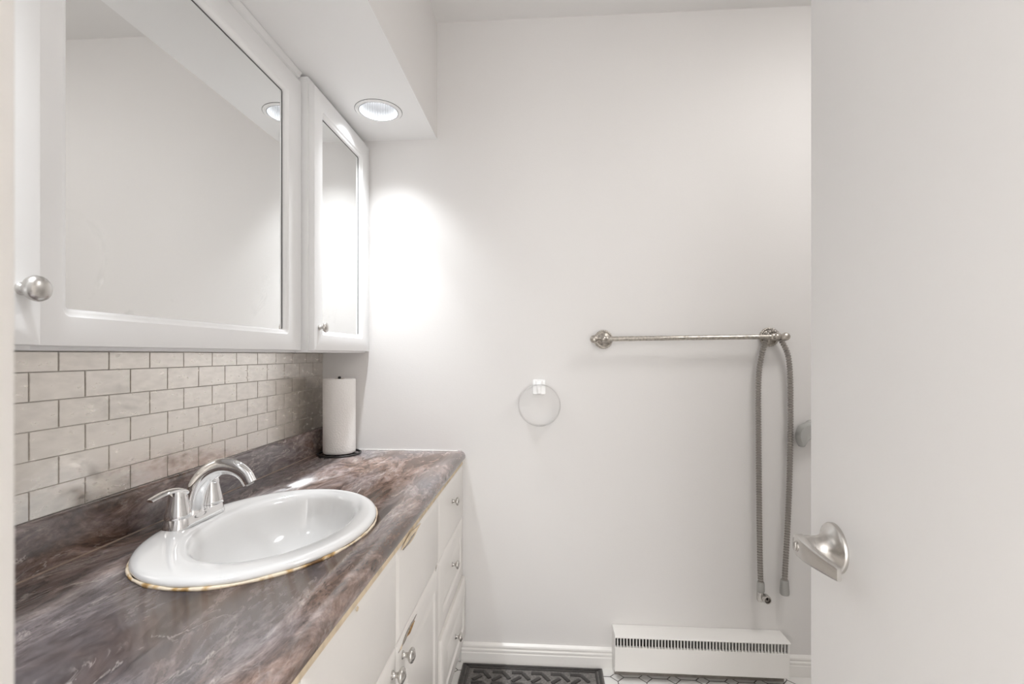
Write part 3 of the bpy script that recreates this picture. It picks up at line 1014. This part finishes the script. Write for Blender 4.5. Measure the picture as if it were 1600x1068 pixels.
rings = [[(r * cos(2 * pi * i / n), r * sin(2 * pi * i / n), z) for i in range(n)] for r, z in prof]
loops(bm, rings, close=True)
# loose outer sheet edge
e = [(0.0598 * cos(a), 0.0598 * sin(a)) for a in (radians(-62), radians(-56), radians(-50))]
link('paper', bm, 'paper', t, 50)
bm = bmesh.new()
prof = [(0.0185, 0.001), (0.0199, 0.001), (0.0199, 0.2770), (0.0185, 0.2770)]
loops(bm, [[(r * cos(2 * pi * i / 32), r * sin(2 * pi * i / 32), z) for i in range(32)] for r, z in prof], close=True)
link('core', bm, 'card', t)

# ------------------------------------------------------------------ towel bar
t = thing('towel_bar', 'pewter towel bar with rope-edged rosettes on the back wall', 'towel bar', (1.41, D, 1.252))
XL, XRt, YB = 1.098 - 1.41, 1.714 - 1.41, -0.058
ZL, ZR = -0.0045, 0.0030


def rosette(x, z):
    bm = bmesh.new()
    lathe(bm, [(0.0335, 0.0005), (0.0335, 0.004), (0.0290, 0.0065), (0.0255, 0.0060), (0.0225, 0.0085), (0.0170, 0.0120), (0.0120, 0.0150), (0.0100, 0.0200)], 40, origin=(x, 0, z), axis='-Y')
    # rope rim
    n, m_ = 112, 8
    rr = []
    for i in range(n):
        a = 2 * pi * i / n
        c = Vector((x + 0.0315 * cos(a), -0.0062, z + 0.0315 * sin(a)))
        u = Vector((cos(a), 0, sin(a))); w = Vector((0, 1, 0))
        ring = []
        for j in range(m_):
            b = 2 * pi * j / m_
            k = 0.0040 * (1 + 0.30 * cos(2 * (b - a * 14)))
            ring.append(c + (u * cos(b) + w * sin(b)) * k)
        rr.append(ring)
    loops(bm, rr, close=True)
    o = link('rosette', bm, 'pewter', t, 60)
    o['label'] = 'round wall plate with twisted rope edge'
    return o


for x, z, s in ((XL, ZL, -1), (XRt, ZR, 1)):
    rosette(x + (0.006 if s < 0 else 0), z)
    bm = bmesh.new()
    lathe(bm, [(0.0100, 0.010), (0.0082, 0.022), (0.0080, 0.040), (0.0105, 0.046), (0.0115, 0.058), (0.0105, 0.070), (0.0070, 0.074), (0.0006, 0.0755)], 28, origin=(x, 0, z), axis='-Y')
    link('post', bm, 'pewter', t)
    bm = bmesh.new()
    # collar then ball finial, pointing outwards
    pr = [(0.0095, -0.018), (0.0115, -0.014), (0.0120, 0.0), (0.0118, 0.010), (0.0098, 0.014), (0.0070, 0.017), (0.0085, 0.019), (0.0100, 0.022), (0.0128, 0.027), (0.0145, 0.034), (0.0128, 0.042), (0.0080, 0.047), (0.0008, 0.049)]
    lathe(bm, pr, 48, origin=(x, YB, z), axis='X' if s > 0 else '-X', flute=16, famp=0.03)
    link('finial', bm, 'pewter', t, 60)
# twisted-reed bar
bm = bmesh.new()
n, m_ = 150, 24
rr = []
A, B = Vector((XL, YB, ZL)), Vector((XRt, YB, ZR))
for i in range(n + 1):
    q = i / n
    c = A.lerp(B, q)
    tw = q * 18 * min(1, max(0, (q - 0.18) / 0.1))
    ring = []
    for j in range(m_):
        b = 2 * pi * j / m_
        k = 0.0084 * (1 + 0.055 * cos(8 * (b) + tw * 4))
        ring.append(c + Vector((0, cos(b) * k, sin(b) * k)))
    rr.append(ring)
loops(bm, rr)
link('bar', bm, 'pewter', t, 70)

# ------------------------------------------------------------------ shower hose over the bar's post
t = thing('shower_hose', 'ribbed metal shower hose looped over the end of the towel bar', 'hose', (1.714, D, 1.255))
hx = -1.714; hz = -1.255
P3 = [(1.6600, -0.0300, 0.352), (1.6580, -0.0290, 0.42), (1.6570, -0.0260, 0.56), (1.6560, -0.0240, 0.75), (1.6550, -0.0230, 0.92), (1.6545, -0.0230, 1.05), (1.6570, -0.0240, 1.13), (1.6660, -0.0260, 1.190), (1.6770, -0.0275, 1.235), (1.6828, -0.0280, 1.2620), (1.7010, -0.0280, 1.2770),
      (1.7200, -0.0280, 1.2640), (1.7400, -0.0275, 1.232), (1.7590, -0.0260, 1.185), (1.7670, -0.0240, 1.11), (1.7690, -0.0230, 1.00), (1.7680, -0.0240, 0.88), (1.7640, -0.0250, 0.72), (1.7560, -0.0270, 0.55), (1.7480, -0.0290, 0.42), (1.7450, -0.0300, 0.362)]
base = spline([(x + 0.013 + hx, y, z + hz) for x, y, z in P3], 24)
# resample evenly at fine pitch for the ribs
L_ = [0]
for a, b in zip(base[:-1], base[1:]):
    L_.append(L_[-1] + (b - a).length)
pitch = 0.0096
nr = int(L_[-1] / pitch)
fine = []
prof_r = [(0.0, 0.0066), (0.10, 0.0068), (0.22, 0.0094), (0.5, 0.0101), (0.78, 0.0094), (0.90, 0.0068)]
ks = []
j = 0
for i in range(nr):
    for (f_, r_) in prof_r:
        s = (i + f_) * pitch
        while j < len(L_) - 2 and L_[j + 1] < s:
            j += 1
        q = (s - L_[j]) / max(1e-9, L_[j + 1] - L_[j])
        fine.append(base[j].lerp(base[j + 1], q)); ks.append(r_)
bm = bmesh.new()
rings = []
for i, (p, tt, a, b) in enumerate(frames(fine)):
    rings.append([p + (a * cos(2 * pi * k / 12) + b * sin(2 * pi * k / 12)) * ks[i] for k in range(12)])
loops(bm, rings)
link('hose', bm, 'hose', t, 25)
# ends
ex, ey, ez = 1.7575 + hx, -0.030, 0.362 + hz
bm = bmesh.new()
rg = [[(ex + a, ey + b, ez + z) for a, b in rrect(-w, w, -w, w, w * 0.75, 5)] for w, z in ((0.0115, 0.004), (0.0128, 0.002), (0.0135, -0.010), (0.0150, -0.034), (0.0148, -0.046), (0.0132, -0.050))]
loops(bm, rg); c = link('ferrule', bm, 'greyplastic', t); c['label'] = 'flared grey plastic end cap'
ex, ez = 1.6730 + hx, 0.350 + hz
bm = bmesh.new()
lathe(bm, [(0.0112, 0.006), (0.0125, 0.003), (0.0135, -0.004), (0.0138, -0.026), (0.0120, -0.030)], 28, origin=(ex, ey, ez)); c = link('ferrule', bm, 'greyplastic', t)
c['label'] = 'short grey collar above the chrome nut'
bm = bmesh.new()
lathe(bm, [(0.0085, -0.029), (0.0118, -0.032), (0.0122, -0.058), (0.0095, -0.064), (0.002, -0.066)], 24, origin=(ex - 0.002, ey, ez))
prof = [(0.0090, -0.004), (0.0130, 0.000), (0.0148, 0.004), (0.0150, 0.024), (0.0140, 0.027), (0.0110, 0.0275), (0.0105, 0.018), (0.0015, 0.018)]
lathe(bm, prof, 32, origin=(ex + 0.011, ey - 0.004, ez - 0.047), axis='-Y')
for a in (0.3, 1.9, 3.4):
    box(bm, (ex + 0.011 - 0.0012, ey - 0.030, ez - 0.047), (ex + 0.011 + 0.0012, ey - 0.022, ez - 0.047 + 0.009))
nu = link('nut', bm, 'nickel', t)
bm = bmesh.new(); lathe(bm, [(0.0098, 0.0185), (0.0098, 0.0200), (0.0005, 0.0200)], 24, origin=(ex + 0.011, ey - 0.004, ez - 0.047), axis='-Y'); link('nut_bore', bm, 'pan', nu)

# ------------------------------------------------------------------ adhesive hook and hoop
t = thing('adhesive_hook', 'small milky plastic adhesive hook on the bare wall above the counter end', 'hook', (0.860, D, 1.066))
bm = bmesh.new(); 
loops(bm, [[(a, y, b) for a, b in rrect(-0.0245, 0.0245, -0.0290, 0.0290, 0.006)] for y in (-0.0003, -0.0095)] + [[(a, -0.0120, b) for a, b in rrect(-0.0225, 0.0225, -0.0270, 0.0270, 0.006)]])
link('back_plate', bm, 'hookplastic', t)
bm = bmesh.new()
pts = spline([(0.0, -0.004, 0.018), (0, -0.014, 0.020), (0, -0.026, 0.012), (0, -0.030, -0.004), (0, -0.0285, -0.018), (0, -0.0300, -0.024)], 6)
tube(bm, [Vector(p) for p in pts], lambda q: (0.0042, 0.0105 - 0.003 * q), 16)
pts = spline([(0.0, -0.004, -0.012), (0, -0.013, -0.017), (0, -0.024, -0.017), (0, -0.0305, -0.008), (0, -0.031, 0.002)], 6)
link('hook_arm', bm, 'hookplastic', t)
bm = bmesh.new(); box(bm, (-0.013, -0.022, 0.014), (0.013, -0.004, 0.026), 0.003); link('hook_lip', bm, 'hookplastic', t)

n = 96
bm = bmesh.new()
rings = []
for (r, y) in ((0.0790, -0.0130), (0.0790, -0.0440), (0.0780, -0.0448), (0.0768, -0.0440), (0.0768, -0.0130), (0.0778, -0.0122)):
    rings.append([(r * cos(2 * pi * i / n), y, r * sin(2 * pi * i / n)) for i in range(n)])
loops(bm, rings, close=True)
rg = link('plastic_hoop', bm, 'clear', None, 40)
rg.location = (0.862, D, 0.9990)
tag(rg, 'clear plastic hoop hanging from the small adhesive hook', 'hoop')

# ------------------------------------------------------------------ baseboard heater
HX0, HX1, HY = 1.137, 1.7535, D - 0.078
t = thing('baseboard_heater', 'long white baseboard heater with a dark slotted grille on the back wall', 'heater', (1.445, D, 0))
OFF = (-1.445, -D, 0)


def sheet(prof, x0, x1, th=0.0015):
    """thin bent sheet: open profile (y,z) thickened, swept along X"""
    P_ = [Vector((0, a, b)) for a, b in prof]
    other = []
    for i, p in enumerate(P_):
        a = P_[max(0, i - 1)]; b = P_[min(len(P_) - 1, i + 1)]
        tdir = (b - a).normalized()
        other.append(p + Vector((0, -tdir.z, tdir.y)) * th)
    pr = [(p.y, p.z) for p in P_] + [(p.y, p.z) for p in reversed(other)]
    extrude_profile(bm, pr, x0, x1, 'X')


bm = bmesh.new()
sheet([(D - 0.001, 0.1650), (D - 0.004, 0.1660), (HY - 0.006, 0.1655), (HY - 0.0075, 0.1640), (HY - 0.0070, 0.1608)], HX0, HX1)
put(link('hood', bm, 'heater', t), OFF)
bm = bmesh.new()
sheet([(HY + 0.012, 0.1235), (HY + 0.002, 0.1235), (HY, 0.1220), (HY, 0.0365), (HY + 0.003, 0.0335), (HY + 0.012, 0.0320)], HX0 + 0.001, HX1 - 0.001)
put(link('front_panel', bm, 'heater', t), OFF)
for x0, x1 in ((HX0, HX0 + 0.0025), (HX1 - 0.0025, HX1)):
    bm = bmesh.new()
    pr = [(D - 0.0005, 0.0), (D - 0.0005, 0.165), (HY + 0.002, 0.165), (HY + 0.002, 0.033), (HY + 0.036, 0.030), (HY + 0.038, 0.0)]
    extrude_profile(bm, pr, x0, x1, 'X'); put(link('end_cap', bm, 'heater', t), OFF)
bm = bmesh.new(); box(bm, (HX0 + 0.003, D - 0.006, 0.012), (HX1 - 0.003, D - 0.0005, 0.160)); put(link('back_panel', bm, 'dark', t), OFF)
bm = bmesh.new(); box(bm, (HX0 + 0.003, HY + 0.016, 0.050), (HX1 - 0.003, D - 0.008, 0.120)); put(link('heating_element', bm, 'dark', t), OFF)
bm = bmesh.new(); box(bm, (HX0 + 0.003, HY + 0.038, 0.0), (HX1 - 0.003, D - 0.008, 0.034)); put(link('base_pan', bm, 'pan', t), OFF)
bm = bmesh.new()
k = HX0 + 0.008
while k < HX1 - 0.006:
    box(bm, (k, HY + 0.0005, 0.1235), (k + 0.0042, HY + 0.010, 0.1645))
    k += 0.01135
put(link('grille', bm, 'fin', t, 0), OFF)

# ------------------------------------------------------------------ rubber mat
MX0, MX1, MY0, MY1 = 0.568, 1.098, 0.95, 1.852
t = thing('floor_mat', 'black rubber floor mat with a braided relief beside the vanity', 'mat', ((MX0 + MX1) / 2, (MY0 + MY1) / 2, 0))
OFF = (-(MX0 + MX1) / 2, -(MY0 + MY1) / 2, 0)
bm = bmesh.new(); box(bm, (MX0, MY0, 0.0005), (MX1, MY1, 0.006), 0.002)
put(link('mat_base', bm, 'mat_worn', t), OFF)
bm = bmesh.new()
for ins, w in ((0.006, 0.011), (0.022, 0.008)):
    a0, a1, b0, b1 = MX0 + ins, MX1 - ins, MY0 + ins, MY1 - ins
    for lo, hi in (((a0, b0), (a1, b0 + w)), ((a0, b1 - w), (a1, b1)), ((a0, b0), (a0 + w, b1)), ((a1 - w, b0), (a1, b1))):
        box(bm, (lo[0], lo[1], 0.004), (hi[0], hi[1], 0.0095), 0.002, 2)
put(link('mat_border', bm, 'mat_', t, 30), OFF)
bm = bmesh.new()
a0, a1, b0, b1 = MX0 + 0.042, MX1 - 0.042, MY0 + 0.042, MY1 - 0.038


def bar_(bm, cx, cy, L, w, ang, z=0.0100):
    c, s = cos(ang), sin(ang)
    vs = box(bm, (-L / 2, -w / 2, 0.004), (L / 2, w / 2, z), 0.002, 2)
    return c, s, cx, cy


row = 0
y = b1 - 0.010
cellx, celly = 0.072, 0.062
while y > 1.45:
    nx = int((a1 - a0) / cellx)
    for i in range(nx):
        cx2 = a0 + cellx * (i + 0.5)
        for (dx, dy, L, ang) in ((-0.010, 0.0, 0.042, 0.0), (0.022, -0.018, 0.046, -0.95), (-0.012, -0.036, 0.040, 0.75)):
            before = set(bm.verts)
            box(bm, (-L / 2, -0.0072, 0.004), (L / 2, 0.0072, 0.0095), 0.002, 2)
            c_, s_ = cos(ang), sin(ang)
            for v in bm.verts:
                if v not in before:
                    X_, Y_ = v.co.x, v.co.y
                    v.co.x, v.co.y = cx2 + dx + X_ * c_ - Y_ * s_, y + dy + X_ * s_ + Y_ * c_
    y -= celly
put(link('mat_relief', bm, 'mat_', t, 30), OFF)

# ------------------------------------------------------------------ curved fitting that pokes out past the door
t = thing('wall_hook', 'curved pale grey wall fitting poking out past the open door edge', 'hook', (1.85, D, 0.90))
out2 = [(0.030, 0.044), (0.000, 0.0435), (-0.022, 0.0405), (-0.040, 0.034), (-0.052, 0.024), (-0.060, 0.008), (-0.062, -0.010), (-0.058, -0.030), (-0.050, -0.044), (-0.043, -0.0475), (-0.036, -0.043), (-0.028, -0.030), (-0.016, -0.019), (0.000, -0.0125), (0.030, -0.010)]
cxs = sum(p[0] for p in out2) / len(out2)
out2 = [(0.030 - (0.030 - a) * 0.86, b) for a, b in out2]
sm = [(p.x, p.y) for p in spline([(a, b, 0) for a, b in out2], 5)]
bm = bmesh.new()
mid = [((max(-0.05, min(0.03, a)) * 0.75), 0.012 + (b - 0.012) * 0.72) for a, b in sm]
loops(bm, [[(a, -0.018, b) for a, b in sm], [(a, -0.030, b) for a, b in sm], [(a * 0.96, -0.042, b * 0.97 + 0.0005) for a, b in sm], [(a * 0.86 - 0.003, -0.051, b * 0.80 + 0.002) for a, b in sm]])
link('hook_arm', bm, mat('grey_ceramic', (0.42, 0.42, 0.405), 0.22), t, 60)
bm = bmesh.new(); lathe(bm, [(0.034, 0.0005), (0.034, 0.010), (0.026, 0.016), (0.018, 0.026)], 32, origin=(0.02, 0, 0.016), axis='-Y'); link('wall_plate', bm, 'greyplastic', t)
